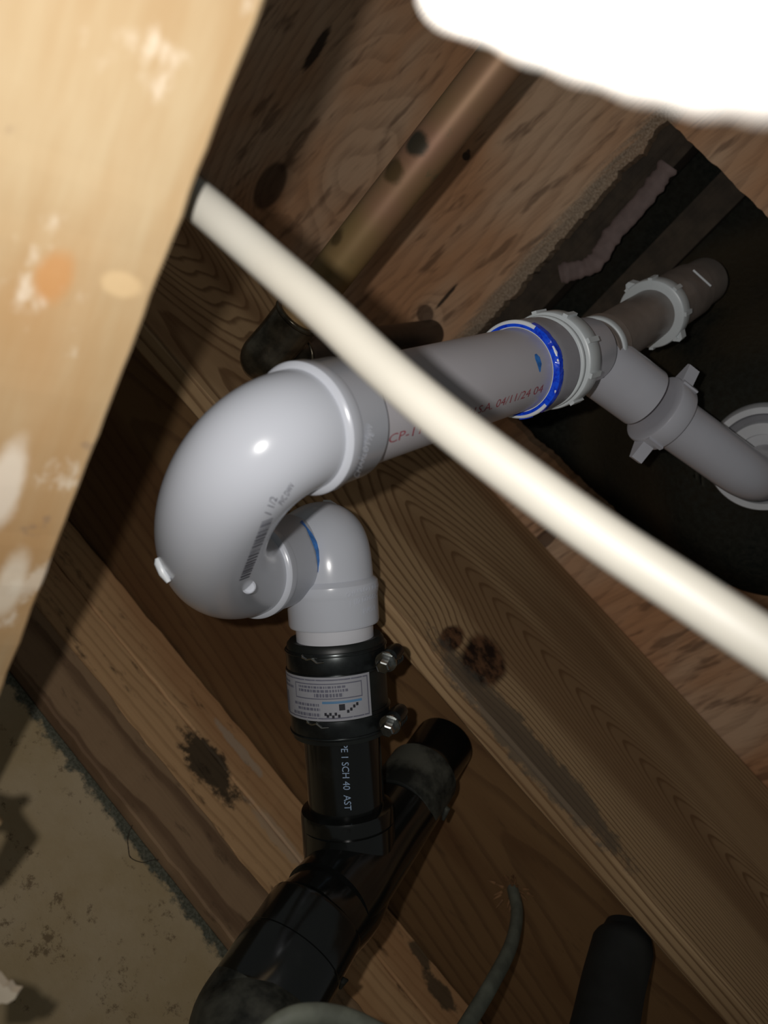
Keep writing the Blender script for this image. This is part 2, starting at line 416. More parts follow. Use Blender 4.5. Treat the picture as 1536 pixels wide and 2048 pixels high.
blk = tag(obj('wood_plank', box(nbm(), (-.26, -.3, ZC + .020), (-.158, .45, ZC + .056), 60, .001, 11), board_dark, smooth=False),
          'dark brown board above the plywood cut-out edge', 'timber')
bm = nbm(); pts = spline([hit(1338, 330, 2, ZC + .019), hit(1290, 395, 2, ZC + .019), hit(1225, 470, 2, ZC + .019), hit(1185, 528, 2, ZC + .019), hit(1120, 548, 2, ZC + .019)], 16)
sweep(bm, pts, [.0085 * (1 + .35 * mnoise.noise(Vector((i * .35, 0, 0)))) for i in range(len(pts))], 16, .28)
obj('glue_strip', bm, pinkglue, blk, label='pinkish glue smear')

# ------------------------------------------------------------------ decals laid on a surface
def bvh_of(*os):
    out = []
    for o in os:
        vs = [origin(o) + v.co for v in o.data.vertices]; out.append(BVHTree.FromPolygons(vs, [tuple(p.vertices) for p in o.data.polygons]))
    return out
def drop(trees, px, py, off=.0003):
    d = ray(px, py).normalized(); best = None
    for t in trees:
        r = t.ray_cast(O, d)
        if r[0] is not None and (best is None or r[3] < best[1]): best = (r[0] - d * off, r[3])
    return best[0] if best else None
def patch(bm, trees, grid, off=.0003):
    """grid: rows of pixel points"""
    vs = [[(lambda q: bm.verts.new(q) if q else None)(drop(trees, x, y, off)) for x, y in row] for row in grid]
    for a, b in zip(vs[:-1], vs[1:]):
        for k in range(len(a) - 1):
            q = (a[k], a[k + 1], b[k + 1], b[k])
            if all(q): bm.faces.new(q)
def stripe(bm, trees, pts, wid, off=.0003):
    n = len(pts); rows = [[], [], []]
    for i in range(n):
        a, b = pts[max(0, i - 1)], pts[min(n - 1, i + 1)]; dx, dy = b[0] - a[0], b[1] - a[1]; l = math.hypot(dx, dy) or 1
        w_ = wid[i] if isinstance(wid, (list, tuple)) else wid
        for r, s in zip(rows, (-.5, 0, .5)): r.append((pts[i][0] - dy / l * w_ * s, pts[i][1] + dx / l * w_ * s))
    patch(bm, trees, rows, off)
def glyphs(text, res=3):
    c = bpy.data.curves.new('t', 'FONT'); c.body = text; c.size = 1; c.resolution_u = res
    o = bpy.data.objects.new('t', c); COL.objects.link(o); dg = bpy.context.evaluated_depsgraph_get()
    me = bpy.data.meshes.new_from_object(o.evaluated_get(dg)); vs = [v.co.copy() for v in me.vertices]; fs = [tuple(p.vertices) for p in me.polygons]
    b = bmesh.new(); b.from_mesh(me)
    for ax in (0, 1):
        lo, hi = min(v.co[ax] for v in b.verts), max(v.co[ax] for v in b.verts); t = lo + .1
        while t < hi:
            nrm = Vector((1, 0, 0)) if ax == 0 else Vector((0, 1, 0))
            bmesh.ops.bisect_plane(b, geom=b.verts[:] + b.edges[:] + b.faces[:], plane_co=nrm * t, plane_no=nrm); t += .12
    b.verts.index_update(); vs = [v.co.copy() for v in b.verts]; fs = [tuple(v.index for v in f.verts) for f in b.faces]; b.free()
    bpy.data.objects.remove(o); bpy.data.curves.remove(c); bpy.data.meshes.remove(me)
    return vs, fs
def print_text(bm, trees, text, o, u, v, off=.0003, width=None):
    """letters: origin o in pixels, u = baseline step per em, v = up step per em"""
    vs, fs = glyphs(text); mx = max(q.x for q in vs)
    k = (width / mx / math.hypot(*u)) if width else 1
    new = []
    for q in vs:
        r = drop(trees, o[0] + u[0] * q.x * k + v[0] * q.y, o[1] + u[1] * q.x * k + v[1] * q.y, off); new.append(bm.verts.new(r) if r else None)
    for f in fs:
        if all(new[i] for i in f):
            try: bm.faces.new([new[i] for i in f])
            except ValueError: pass

# ------------------------------------------------------------------ white PVC drain line
def cam2w(v): return M @ Vector(v)
A = P(600, 860, .356); B = P(500, 1141, .488)
dA = cam2w((.597, .251, -.78)).normalized(); dB = cam2w((.464, .119, -.877)).normalized()
P1 = P(1056, 733, .505)
dP = (P1 - A).normalized()
r0 = .0258
pvcT = thing('pvc_drain_pipe', A, 'white glossy PVC trap and pipe run with printed barcode, blue primer rings and red lettering', 'pipe')
bend_pts = bez(A, A - dA * .059, B - dB * .052, B, 90)
bend = obj('trap_bend', sweep(nbm(), bend_pts, r0, 96), pvc, pvcT)
bm = lathe(nbm(), A, dP, [(-.001, .0255), (.0, .0278), (.001, .0286), (.0065, .0286), (.0075, .0280), (.0083, .0276), (.0250, .0274), (.0262, .0268), (.0266, .0245)], 96)
hubA = obj('socket_hub', bm, pvc, bend)
bm = lathe(nbm(), B, dB, [(-.001, .0255), (.0, .0278), (.001, .0286), (.0060, .0286), (.0070, .0280), (.0078, .0276), (.0400, .0275), (.0415, .0270), (.0420, .0245)], 96)
hubB = obj('socket_hub', bm, pvc, bend)
# mould marks
bm = nbm()
q = drop(bvh_of(bend), 497, 1173, 0); nrm = (O - q).normalized()
lathe(bm, q - nrm * .001, nrm + cam2w((.3, -.35, 0)), [(0, .0036), (.0010, .0034), (.0012, .0029), (.0006, .0026), (.0004, .0020)], 32)
obj('mould_mark', bm, pvc, bend)
bm = nbm(); q = P(314, 1138, .392)
sweep(bm, [q + cam2w((.0000, .005, 0)), q + cam2w((.0008, .003, 0)), q + cam2w((.0030, -.002, 0)), q + cam2w((.0055, -.006, 0))], [.0010, .0022, .0022, .0012], 16)
obj('mould_nub', bm, pvc_lip, bend)
bt = bvh_of(bend)
bm = nbm(); rb = random.Random(3); s = 0.0
while s < 1.0:
    t = rb.choice((.012, .018, .026, .034)); x = 535 + (489 - 535) * s; y = 1040 + (1157 - 1040) * s
    wd = 24 - 2 * s; ux, uy = .93, -.36
    th = t * 118
    patch(bm, bt, [[(x - ux * wd / 2 + k * ux * wd / 3, y - uy * wd / 2 + k * uy * wd / 3) for k in range(4)],
                   [(x - ux * wd / 2 + k * ux * wd / 3 - .36 * th, y - uy * wd / 2 + k * uy * wd / 3 + .93 * th) for k in range(4)]])
    s += t + rb.choice((.010, .014, .020))
obj('barcode', bm, blackink, bend, smooth=False, label='grey printed barcode')
bm = nbm()
print_text(bm, bt, '1 1/2', (541, 1034), (9, -24), (-19, -7), width=40)
print_text(bm, bt, 'PVC DWV', (565, 1012), (12, -20), (-14, -8), width=48)
obj('printed_text', bm, blackink, bend, smooth=False)
# straight pipe
pipe = obj('straight_pipe', lathe(nbm(), A + dP * .02, dP, [(0, .02415), ((P1 - A).length - .02, .02415)], 96), pvc_pipe, pvcT)
pt = bvh_of(pipe)
bm = nbm(); print_text(bm, pt, 'CP-116', (775, 888), (25, -8), (6, -26), width=88)
obj('red_lettering', bm, redink, pipe, smooth=False); bm = nbm()
print_text(bm, pt, 'U.S.A. 04/11/24 04', (936, 834), (25, -8.4), (7, -23), width=156)
obj('red_lettering', bm, redink, pipe, smooth=False)
bm = nbm(); stripe(bm, pt, [(1071, 708), (1075, 716), (1079, 728), (1080, 744)], [4, 10, 9, 2]); obj('primer_dab', bm, ltblue, pipe)
# elbow after the trap
E0 = B + dB * .0380
EL = P(683, 1103, .568); ST = P(670, 1270, .530); AB = P(692, 1590, .537); dS = (AB - ST).normalized()
EL = ST - dS * .062
c0 = E0 + dB * .004; corner = P(706, 1088, .556); c3 = EL + dS * .026
elbow = obj('street_elbow', sweep(nbm(), [E0] + bez(c0, c0 + dB * .034, c3 - dS * .036, c3, 40), .0262, 80), pvc, pvcT)
eh = EL + dS * .0275
bm = lathe(nbm(), eh, dS, [(-.002, .0258), (.001, .0288), (.0045, .0293), (.0075, .0288), (.009, .0284), (.0255, .0282), (.027, .0276), (.0275, .0240)], 96)
hubC = obj('socket_hub', bm, pvc, elbow)
bm = nbm(); q = P(646, 1004, .558)
sweep(bm, [q, q + cam2w((.004, -.001, 0)), q + cam2w((.009, -.003, 0))], [.0015, .0026, .0015], 12); obj('mould_nub', bm, pvc_lip, elbow)
# primer line and raised letters on the hubs
ht = bvh_of(hubB); bm = nbm()
stripe(bm, ht, [(592, 1032), (602, 1042), (613, 1055), (621, 1068), (629, 1084), (635, 1102), (638, 1122), (637, 1146)], [3, 6, 3, 7, 9, 8, 7, 2], .0006)
obj('primer_line', bm, ltblue, hubB)
hc = bvh_of(hubC); bm = nbm()
for (t_, o_, w_) in (('CHARLOTTE', (693, 1196), 66), ('1 1/2 D2665', (700, 1213), 58), ('PVC-I', (728, 1228), 24)):
    print_text(bm, hc, t_, o_, (12, -4), (-1, -14), .0002, w_)
r_ = bmesh.ops.extrude_face_region(bm, geom=bm.faces[:]); bmesh.ops.translate(bm, verts=[v for v in r_['geom'] if isinstance(v, bmesh.types.BMVert)], vec=(O - eh).normalized() * .0004)
obj('raised_lettering', bm, pvc, hubC, smooth=False)
ha = bvh_of(hubA); bm = nbm()
for (t_, o_, w_) in (('CHARLOTTE', (716, 958), 96), ('PVC-DWV', (735, 905), 54)):
    print_text(bm, ha, t_, o_, (8, -22) if w_ > 60 else (3, -14), (-14, -7), .0002, w_)
r_ = bmesh.ops.extrude_face_region(bm, geom=bm.faces[:]); bmesh.ops.translate(bm, verts=[v for v in r_['geom'] if isinstance(v, bmesh.types.BMVert)], vec=(O - A).normalized() * .0004)
obj('raised_lettering', bm, pvc, hubA, smooth=False)
stub = obj('pipe_stub', lathe(nbm(), eh + dS * .018, dS, [(0, .02415), (.045, .02415)], 80), plain('pvc_stub', (.66, .66, .70), .3, var=.02), pvcT)
bm = nbm(); su = bvh_of(stub); stripe(bm, su, [(622, 1253), (630, 1256), (638, 1255), (646, 1252)], [2, 7, 6, 1], .0004); obj('primer_drip', bm, purple, stub)
# trap adapter with blue primer
bm = lathe(nbm(), P1, dP, [(-.0135, .0249), (-.0145, .0262), (-.0140, .0276), (-.0125, .0282), (-.0030, .0280), (.012, .0278), (.013, .0262), (.030, .0262)], 96)
adapter = obj('trap_adapter', bm, plain('adapter_plastic', (.36, .36, .40), .35, var=.05), pvcT)
bm = lathe(nbm(), P1, dP, ringprof(-.0160, -.0125, .0243, .0286, .001), 96, True); obj('adapter_lip', bm, pvc_lip, adapter)
bm = nbm(); u_, v_ = perp(dP); seg = 110; rows = []
for (s_, r__) in ((-.0163, .0246), (-.0167, .0264), (-.0158, .0284), (-.0125, .0289), (-.0110, .0285)):
    row = []
    for k in range(seg + 1):
        a_ = 2 * math.pi * k / seg; dirv = u_ * math.cos(a_) + v_ * math.sin(a_)
        j = mnoise.noise(dirv * 5 + Vector((3, 1, 0))) * .0010 + mnoise.noise(dirv * 16) * .0006
        rr = r__ + .0002; side = dirv.dot(cam2w((.75, .62, 0)))
        ok = 1 if side > -.62 else 0
        cut = max(0, min(1, (side + .62) * 2.2))
        s2 = -.0163 + (s_ + .0163) * (cut) + (j * cut if s_ > -.0160 else 0)
        row.append((P1 + dP * s2 + dirv * rr, ok))
    rows.append(row)
vsr = [[bm.verts.new(q) for q, _ in row] for row in rows]
for a_, b__ in zip(range(4), range(1, 5)):
    for k in range(seg):
        if rows[a_][k][1] and rows[a_][k + 1][1] and not (a_ >= 1 and (rows[0][k][0] - P1).normalized().dot(cam2w((.9, .25, 0))) < .45 - .25 * a_ + .8 * mnoise.noise(rows[0][k][0] * 60)) and not (a_ == 3 and mnoise.noise(rows[3][k][0] * 90) > .12):
            bm.faces.new((vsr[a_][k], vsr[a_][k + 1], vsr[b__][k + 1], vsr[b__][k]))
for v in [v for v in bm.verts if not v.link_faces]: bm.verts.remove(v)
obj('primer_ring', bm, blue, adapter, label='bright blue primer smeared round the collar')

# ------------------------------------------------------------------ tub waste and overflow
def wing_nut(p, ax, r, L, mat, parent, name='slip_nut', wings=(0,), lugs=8, wl=.012, seg=72, inner=None):
    bm = lathe(nbm(), p, ax, ringprof(0, L, inner or r - .006, r, .0015), seg, True)
    u, v = perp(ax); ax = ax.normalized()
    for k in range(lugs):
        a = 2 * math.pi * k / lugs; d = u * math.cos(a) + v * math.sin(a); t = ax.cross(d)
        m_ = Matrix((t, d, ax)).transposed().to_4x4(); m_.translation = p + d * (r - .0002) + ax * L * .5
        bmesh.ops.create_cube(bm, size=1, matrix=m_ @ Matrix.Diagonal((.0032, .0030, L * .9, 1)))
    for a in wings:
        d = u * math.cos(a) + v * math.sin(a); t = ax.cross(d); c = p + ax * L * .5
        pr = [(-.006, r - .002), (.006, r - .002), (.0015, r + wl), (-.0015, r + wl)]
        lo = [bm.verts.new(c + t * x + d * y - ax * L * .32) for x, y in pr]; hi = [bm.verts.new(c + t * x + d * y + ax * L * .32) for x, y in pr]
        bm.faces.new(lo[::-1]); bm.faces.new(hi)
        for k in range(4): bm.faces.new((lo[k], lo[(k + 1) % 4], hi[(k + 1) % 4], hi[k]))
    bmesh.ops.recalc_face_normals(bm, faces=bm.faces)
    return obj(name, bm, mat, parent, sharp=30)
def ang(ax, target):                     # angle of a direction in perp(ax) frame
    u, v = perp(ax); return math.atan2(target.dot(v), target.dot(u))
N1 = P1 + dP * .022
tee_c = P(1178, 705, .575)
dG = (P(1400, 568, .73) - tee_c).normalized()
waste = thing('tub_waste_tee', tee_c, 'white plastic tub waste tee with slip nuts, grey overflow tube and drain arm', 'pipe fitting')
nut1 = wing_nut(N1, dP, .0300, .015, nutm, waste, wings=(), lugs=9, inner=.0235)
bm = lathe(nbm(), P1 + dP * .016, dP, ringprof(0, .0032, .022, .0283, .0008), 72, True); obj('washer', bm, nutm, waste)
arm_d = (P(1320, 830, .605) - P(1190, 733, .585)).normalized()
arm0 = P(1183, 716, .583)
bm = lathe(nbm(), N1 + dP * .008, dP, [(0, .0215), (.022, .0225), (.050, .0215)], 64)
lathe(bm, arm0 - arm_d * .012, arm_d, [(0, .0195), (.004, .0222), (.012, .0225), (.062, .0222)], 64)
tee = obj('tee_body', bm, tub_pvc, waste)
N2 = P(1308, 816, .603)
wn = wing_nut(N2, arm_d, .0265, .015, tub_pvc, waste, wings=(ang(arm_d, cam2w((.62, .78, .1))), ang(arm_d, cam2w((-.6, -.8, .1)))), lugs=3, inner=.0185)
af = P(1452, 920, .628)
flc = P(1528, 914, .70)
pts = [N2, N2.lerp(af, .5)] + bez(af, af + arm_d * .028, P(1520, 962, .648), P(1532, 935, .685), 24)
arm = obj('drain_arm', sweep(nbm(), pts, .0190, 64), tub_pvc, waste)
# grey overflow tube going up and away
g0 = tee_c + dG * .004
g1 = P(1415, 560, .735)
gl = (g1 - g0).length
tube = obj('overflow_tube', lathe(nbm(), g0, dG, [(0, .0205), (.018, .0215), (.020, .0190), (gl * .50, .0190), (gl * .5 + .001, .0225), (gl * .82, .0225), (gl * .83, .0205), (gl, .0200)], 64), oldtube, waste, label='dusty grey brown tube')
gn = wing_nut(g0 + dG * gl * .46, dG, .0262, .014, nutm, waste, wings=(ang(dG, cam2w((-.6, .7, 0))), ang(dG, cam2w((.7, -.5, 0)))), lugs=8, inner=.0185, wl=.004)
bm = lathe(nbm(), g0 + dG * .004, dG, ringprof(0, .006, .018, .0222, .001), 64, True); obj('collar', bm, nutm, waste)
bm = nbm(); q = P(1404, 556, .668); box(bm, (-.0095, -.0008, -.0008), (.0095, .0008, .0008), 1, 0, 0, .0003)
d_ = cam2w((.75, -.62, -.1)).normalized(); u2, v2 = perp(d_); bmesh.ops.transform(bm, matrix=Matrix.Translation(q) @ Matrix((d_, u2, v2)).transposed().to_4x4(), verts=bm.verts)
obj('clip', bm, plain('bright_clip', (.8, .82, .85), .3, metal=.4), waste, label='thin shiny clip')
# flange under the tub
shoe = thing('drain_shoe', flc, 'round white drain flange under the tub at right edge of photo', 'pipe fitting')
zu = Vector((0, 0, 1))
bm = lathe(nbm(), flc, zu, [(-.001, .020), (-.012, .021), (-.0122, .030), (-.006, .031), (-.0055, .0365), (-.010, .0375), (-.010, .0425), (-.006, .0440), (.004, .0445)], 80)
obj('flange', bm, plain('flange_white', (.62, .63, .66), .35, var=.05), shoe)
bm = lathe(nbm(), flc, zu, ringprof(-.0065, .003, .0310, .0365, .001), 80, True); obj('gasket', bm, plain('grey_gasket', (.20, .20, .22), .6), shoe)

# ------------------------------------------------------------------ rubber coupling with steel bands
C0 = ST + dS * .0015; coup_len = .0600
cp = thing('shielded_coupling', C0, 'black shielded coupling with white paper label joining white stub to black pipe', 'coupling')
bm = lathe(nbm(), C0, dS, [(0, .0250), (-.001, .0285), (.001, .0302), (.004, .0305), (coup_len - .004, .0305), (coup_len - .001, .030), (coup_len, .0250)], 96)
sleeve = obj('rubber_sleeve', bm, rubber, cp)
ctree = bvh_of(sleeve)
side = cam2w((.94, .05, .30)); side = (side - dS * side.dot(dS)).normalized()
fwd = dS.cross(side).normalized()
if fwd.dot(O - C0) < 0: fwd = -fwd
for s0 in (.0035, .0418):
    bm = lathe(nbm(), C0 + dS * s0, dS, ringprof(0, .0145, .0300, .0313, .0004), 96, True)
    for e in (.0014, .0131): lathe(bm, C0 + dS * (s0 + e), dS, ringprof(-.0006, .0006, .0308, .0319, .0003), 96, True)
    band = obj('clamp_band', bm, bandm, cp)
    bt2 = bvh_of(band)
    bm = nbm(); cbase = C0 + dS * (s0 + .007) + side * .0365
    # worm screw housing, runs tangentially
    lathe(bm, cbase - fwd * .012, fwd, [(0, .0028), (.002, .0048), (.010, .0055), (.018, .0048), (.020, .003)], 24)
    for k in range(4): lathe(bm, cbase + fwd * (-.010 + k * .0045) + dS * .0035, fwd, ringprof(0, .0018, .002, .0046, .0004), 20, True)
    obj('screw_housing', bm, bandm, band)
    bm = lathe(nbm(), cbase + fwd * .008, fwd + dS * .25, [(0, .0022), (.004, .0045), (.0045, .0062), (.0065, .0062), (.007, .0042), (.0125, .0042), (.0130, .0034)], 6)
    lathe(bm, cbase + fwd * .008, fwd + dS * .25, [(.0035, .002), (.0042, .0066), (.0056, .0066), (.006, .002)], 28)
    obj('hex_screw', bm, steel, band, sharp=25)
    yy = 1310 if s0 < .02 else 1440
    xx = 604 if s0 < .02 else 614
    bm = nbm()
    for (ax_, ay_, bx_, by_) in ((0, 4, 10, 9), (10, 9, 19, 7), (19, 7, 30, 16), (30, 16, 44, 15), (0, 0, 4, 6)):
        q0, q1 = drop(bt2 + ctree, xx + ax_, yy + ay_), drop(bt2 + ctree, xx + bx_, yy + by_)
        if q0 and q1: sweep(bm, [q0, q1], .0007, 8)
    obj('crimp', bm, steel, band)
# paper label
bm = nbm(); lab_px = []
u0 = fwd; lab0, lab1 = .0168, .0432
def labpt(a, s, r=.0320):            # a: angle from the viewer side
    return C0 + dS * s + (fwd * math.cos(a) + side * math.sin(a)) * r
na = 60; rows = [[bm.verts.new(labpt(-1.35 + 2.35 * i / na, lab0 + (lab1 - lab0) * j)) for i in range(na + 1)] for j in (0, .5, 1)]
for a_, b__ in zip(rows[:-1], rows[1:]):
    for k in range(na): bm.faces.new((a_[k], a_[k + 1], b__[k + 1], b__[k]))
lab = obj('paper_label', bm, labelm, cp, label='white printed paper label')
def lrect(bm, a0, a1, s0, s1, r=.0322, n=10):
    vs = [[bm.verts.new(labpt(a0 + (a1 - a0) * i / n, lab0 + (lab1 - lab0) * s, r)) for i in range(n + 1)] for s in (s0, s1)]
    for k in range(n): bm.faces.new((vs[0][k], vs[0][k + 1], vs[1][k + 1], vs[1][k]))
bm = nbm()
def frame(a0, a1, s0, s1, t=.022):
    lrect(bm, a0, a1, s0, s0 + t); lrect(bm, a0, a1, s1 - t, s1); lrect(bm, a0, a0 + t * .7, s0, s1); lrect(bm, a1 - t * .7, a1, s0, s1)
frame(-1.30, .95, .05, .95, .03); frame(-.55, .82, .14, .50, .025)
for i in range(5): lrect(bm, -1.22 + i * .075, -1.22 + i * .075 + (.035 if i % 2 else .05), .42, .92)
rl = random.Random(5)
for (a0, a1, s_, h) in ((-1.2, -.75, .16, .05), (-1.2, -.62, .25, .06), (-.45, .5, .20, .05), (-.45, .55, .28, .06), (-.1, .45, .37, .08), (-.6, 0, .60, .06), (-.5, .0, .70, .06), (-.65, .0, .82, .07)):
    a = a0
    while a < a1:
        l = rl.uniform(.02, .07); lrect(bm, a, min(a + l, a1), s_, s_ + h, n=2); a += l + .018
obj('printed_text', bm, lblink, lab, smooth=False)
bm = nbm(); lrect(bm, .05, .80, .545, .60, .03223); obj('blue_line', bm, labelbl, lab, smooth=False)
bm = nbm()
for k, (a, s_) in enumerate(((.08, .80), (.12, .84), (.17, .80), (.22, .86), (.27, .80), (.33, .85), (.50, .76), (.56, .72), (.62, .66), (.68, .62))): lrect(bm, a, a + .045, s_, s_ + .07, .03224, 2)
lrect(bm, .36, .47, .62, .76, .03224, 4); obj('logo', bm, lblblk, lab, smooth=False)

# ------------------------------------------------------------------ black ABS drain
W1 = P(699, 1676, .534)
absT = thing('abs_drain_pipe', P(650, 1790, .47), 'black plastic drain wye with pipes below the shielded coupling', 'pipe')
L = (AB - C0).length
apipe = obj('trap_arm_pipe', lathe(nbm(), C0 + dS * .03, dS, [(0, .0240), ((W1 - C0).length - .03, .0240)], 80), abs_m, absT)
tr = bvh_of(apipe); bm = nbm()
print_text(bm, tr, 'IPE 1 SCH 40  AST', (681, 1483), (1.2, 20), (20, -.5), .0003, 138)
obj('printed_text', bm, whiteink, apipe, smooth=False, label='pale blue printed lettering')
# socket at the wye
hs = P(694, 1615, .5355)
bm = lathe(nbm(), hs, dS, [(-.002, .0245), (-.001, .0285), (.001, .0292), (.026, .0294), (.029, .0285), (.030, .0245)], 80); obj('socket_hub', bm, abs_m, absT)
# wye body: vertical run plus the sweep coming in from the arm
top = P(893, 1470, .66); low = P(618, 1858, .482)
dV = (top - low).normalized()
body_pts = bez(W1 - dS * .01, W1 + dS * .042, P(676, 1796, .508), low, 40)
bm = sweep(nbm(), body_pts, [.0284 for i in range(41)], 80); obj('sweep_body', bm, abs_m, absT)
run0 = P(655, 1812, .50)
br = [run0, P(705, 1750, .525), P(780, 1650, .575), P(835, 1575, .61)]
bm = sweep(nbm(), spline(br, 10), [.0285 - .0040 * i / 30 for i in range(31)], 72); obj('branch_body', bm, abs_m, absT)
dB2 = (P(868, 1525, .635) - P(790, 1640, .580)).normalized()
h2 = P(802, 1612, .590)
bm = lathe(nbm(), h2, dB2, [(-.006, .0235), (-.005, .0252), (0, .0262), (.012, .0264), (.036, .0266), (.037, .0235)], 80); obj('socket_hub', bm, absdust, absT, label='dusty grey upper socket')
h3 = h2 + dB2 * .036
bm = lathe(nbm(), h3, dB2, [(-.006, .0205), (0, .0222), (.004, .0232), (.008, .0225), (.030, .0228), (.040, .0228)], 72); obj('riser_pipe', bm, abs_m, absT)
lip = P(778, 1652, .574)
bm = lathe(nbm(), lip, dB2, ringprof(-.0012, .0012, .0235, .0250, .0005), 72, True); obj('seam', bm, absdust, absT)
# lower hub and elbow
dL = (P(530, 2000, .452) - low).normalized()
bm = lathe(nbm(), low, dL, [(-.010, .0262), (-.008, .0290), (-.006, .0296), (.016, .0300), (.0165, .0294), (.0175, .0294), (.018, .0306), (.046, .0308), (.048, .0300), (.049, .024)], 96); obj('lower_socket', bm, abs_m, absT)
bm = sweep(nbm(), spline([low + dL * .038, low + dL * .058, P(508, 2085, .43), P(480, 2200, .415), P(460, 2330, .40)], 10), .0305, 80); obj('lower_elbow', bm, absdust, absT, label='dusty lower elbow')
bm = nbm(); q = P(868, 1640, .545); sweep(bm, [P(884, 1608, .60), P(893, 1618, .60), P(886, 1640, .60)], [.0015, .0028, .0012], 12); obj('mould_nub', bm, absdust, absT)
bm = nbm(); q = P(688, 1962, .425); sweep(bm, [P(676, 1952, .47), P(688, 1962, .468), P(680, 1976, .47)], [.001, .0026, .001], 12); obj('mould_nub', bm, absdust, absT)

# ------------------------------------------------------------------ copper
cuA = P(552, 688, .600); cuB = P(1062, 42, .485); cr = .0143
cuT = thing('copper_pipe', cuA, 'aged copper pipe running diagonally under the plywood, ending in soldered elbow', 'pipe')
dC = (cuA - cuB).normalized()
cE = P(522, 722, .603)
rt = Vector((cE.x, cE.y, ZC + .002))
obj('pipe_run', lathe(nbm(), cuB - dC * .25, dC, [(0, cr), ((cuA - cuB).length + .25, cr)], 64), copper, cuT)
e0 = cuA - dC * .012; e1 = cE + zu * .030
bm = sweep(nbm(), [e0 - dC * .012, e0] + bez(e0, e0 + dC * .030, cE - zu * .012, e1, 24) + [e1 + zu * .014], .0166, 56)
cel = obj('elbow_fitting', bm, solder, cuT, label='tarnished soldered elbow')
bm = lathe(nbm(), e0 - dC * .014, dC, ringprof(-.0015, .0015, .0138, .0175, .0006), 56, True); obj('solder_bead', bm, solder, cel); bm = nbm(); lathe(bm, e1 + zu * .013, zu, ringprof(-.0015, .0015, .0138, .0175, .0006), 56, True)
obj('solder_bead', bm, solder, cel)
obj('riser', lathe(nbm(), e1, zu, [(0, cr), ((rt - e1).length, cr)], 56), darkcopper, cuT, label='shade-darkened riser going up through the plywood')

# ------------------------------------------------------------------ cables
pts = spline([P(250, 300, .262), P(383, 392, .243), P(542, 528, .232), P(651, 624, .224), P(765, 733, .216), P(901, 849, .207), P(1060, 970, .199), P(1213, 1080, .192), P(1380, 1190, .184), P(1536, 1293, .178), P(1750, 1430, .172)], 14)
wc = thing('electrical_cable', pts[14], 'thick cream-white cable crossing the whole photo diagonally close to the lens', 'cable')
obj('jacket', sweep(nbm(), pts, .0058, 32, .95), cablem, wc)
h = hit(1022, 1782, 2, ZR)
pts = spline([h + zu * .004, P(1034, 1826, .655), P(1022, 1890, .62), P(985, 1965, .575), P(935, 2048, .54), P(870, 2150, .5)], 12)
tag(obj('electrical_cable', sweep(nbm(), pts, [.0068] * len(pts), 24, .7), greycable), 'grey-green cable dropping from a hole in the dark orange timber', 'cable')
pts = spline([P(500, 2100, .33), P(560, 2046, .335), P(620, 2028, .34), P(700, 2040, .345), P(790, 2085, .35)], 10)
tag(obj('electrical_cable', sweep(nbm(), pts, .0042, 20, .8), greycable), 'pale grey cable crossing the dusty black elbow at bottom edge', 'cable')
bm = nbm()                            # splintered rim of the drilled hole
for k in range(26):
    a = random.uniform(0, 6.28); rr = random.uniform(.006, .015); q = h + Vector((math.cos(a) * rr, math.sin(a) * rr, -.001))
    sweep(bm, [q, q + Vector((math.cos(a) * .006, math.sin(a) * .006, -random.uniform(.001, .006)))], [.0013, .0003], 6)
tag(obj('wood_splinters', bm, plain('raw_splinters', (.24, .12, .05), .8, var=.3, scale=200), smooth=False), 'torn splinters round the cable hole in dark timber', 'splinters', kind='stuff')
# black pipe at lower right
bm = sweep(nbm(), spline([P(1248, 1850, .625), P(1246, 1900, .605), P(1222, 1985, .575), P(1198, 2080, .545), P(1170, 2200, .51)], 8), [.0150, .0180] + [.0205] * 60, 40)
bm.free(); bm = nbm()
pp = spline([P(1250, 1846, .62), P(1247, 1885, .61), P(1226, 1970, .585), P(1205, 2070, .555), P(1170, 2200, .52)], 8)
sweep(bm, pp, [.0130 + min(1, i / 9) * .0085 for i in range(len(pp))], 40)
tag(obj('black_pipe', bm, plain('matt_black_pipe', (.010, .011, .010), .7, var=.3), sharp=60), 'matt black pipe end below dark timber at lower right', 'pipe')
# nail sticking out of the plywood
nl = hit(935, 298, 2, ZC)
bm = lathe(nbm(), nl + Vector((0, 0, .004)), Vector((.5, .2, -1)), [(0, .0016), (.016, .0016), (.017, .0038), (.019, .0038)], 14)
tag(obj('bent_nail', bm, plain('rusty_nail', (.10, .07, .05), .5, metal=.5), sharp=30), 'short nail poking out of plywood beside the copper pipe', 'nail')

# ------------------------------------------------------------------ near board, left
e0 = P(536, -10, .190); e1 = P(-6, 1412, .325)
dE = (e1 - e0).normalized(); e0 = e0 - dE * .25; e1 = e1 + dE * .22
up = (ray(265, 700).normalized() + cam2w((-.35, 0, 0))); up = (up - dE * up.dot(dE)).normalized(); lf = dE.cross(up).normalized()
if lf.dot(cam2w((1, 0, 0))) > 0: lf = -lf
near_m, nt_, b_ = newmat('weathered_board', .7, spec=.2)
_p, _ = pos()
def dotn(v):
    n = nt_.nodes.new('ShaderNodeVectorMath'); n.operation = 'DOT_PRODUCT'; nt_.links.new(_p, n.inputs[0]); n.inputs[1].default_value = v; return X(n.outputs['Value'])
_u, _v = dotn(dE), dotn(lf)
_n = nz(comb(_u * 9, _v * 60, 0), 1, 4, .6); _b = nz(comb(_u * 5, _v * 14, 3), 1, 3, .5); _q = nz(comb(_u * 30, _v * 45, 7), 1, 4, .6)
_col = mixc(mp(_n, .3, .7), (.37, .25, .13), (.43, .33, .20)); _col = mixc(mp(_b, .45, .65, 0, .75), _col, (.36, .20, .08))
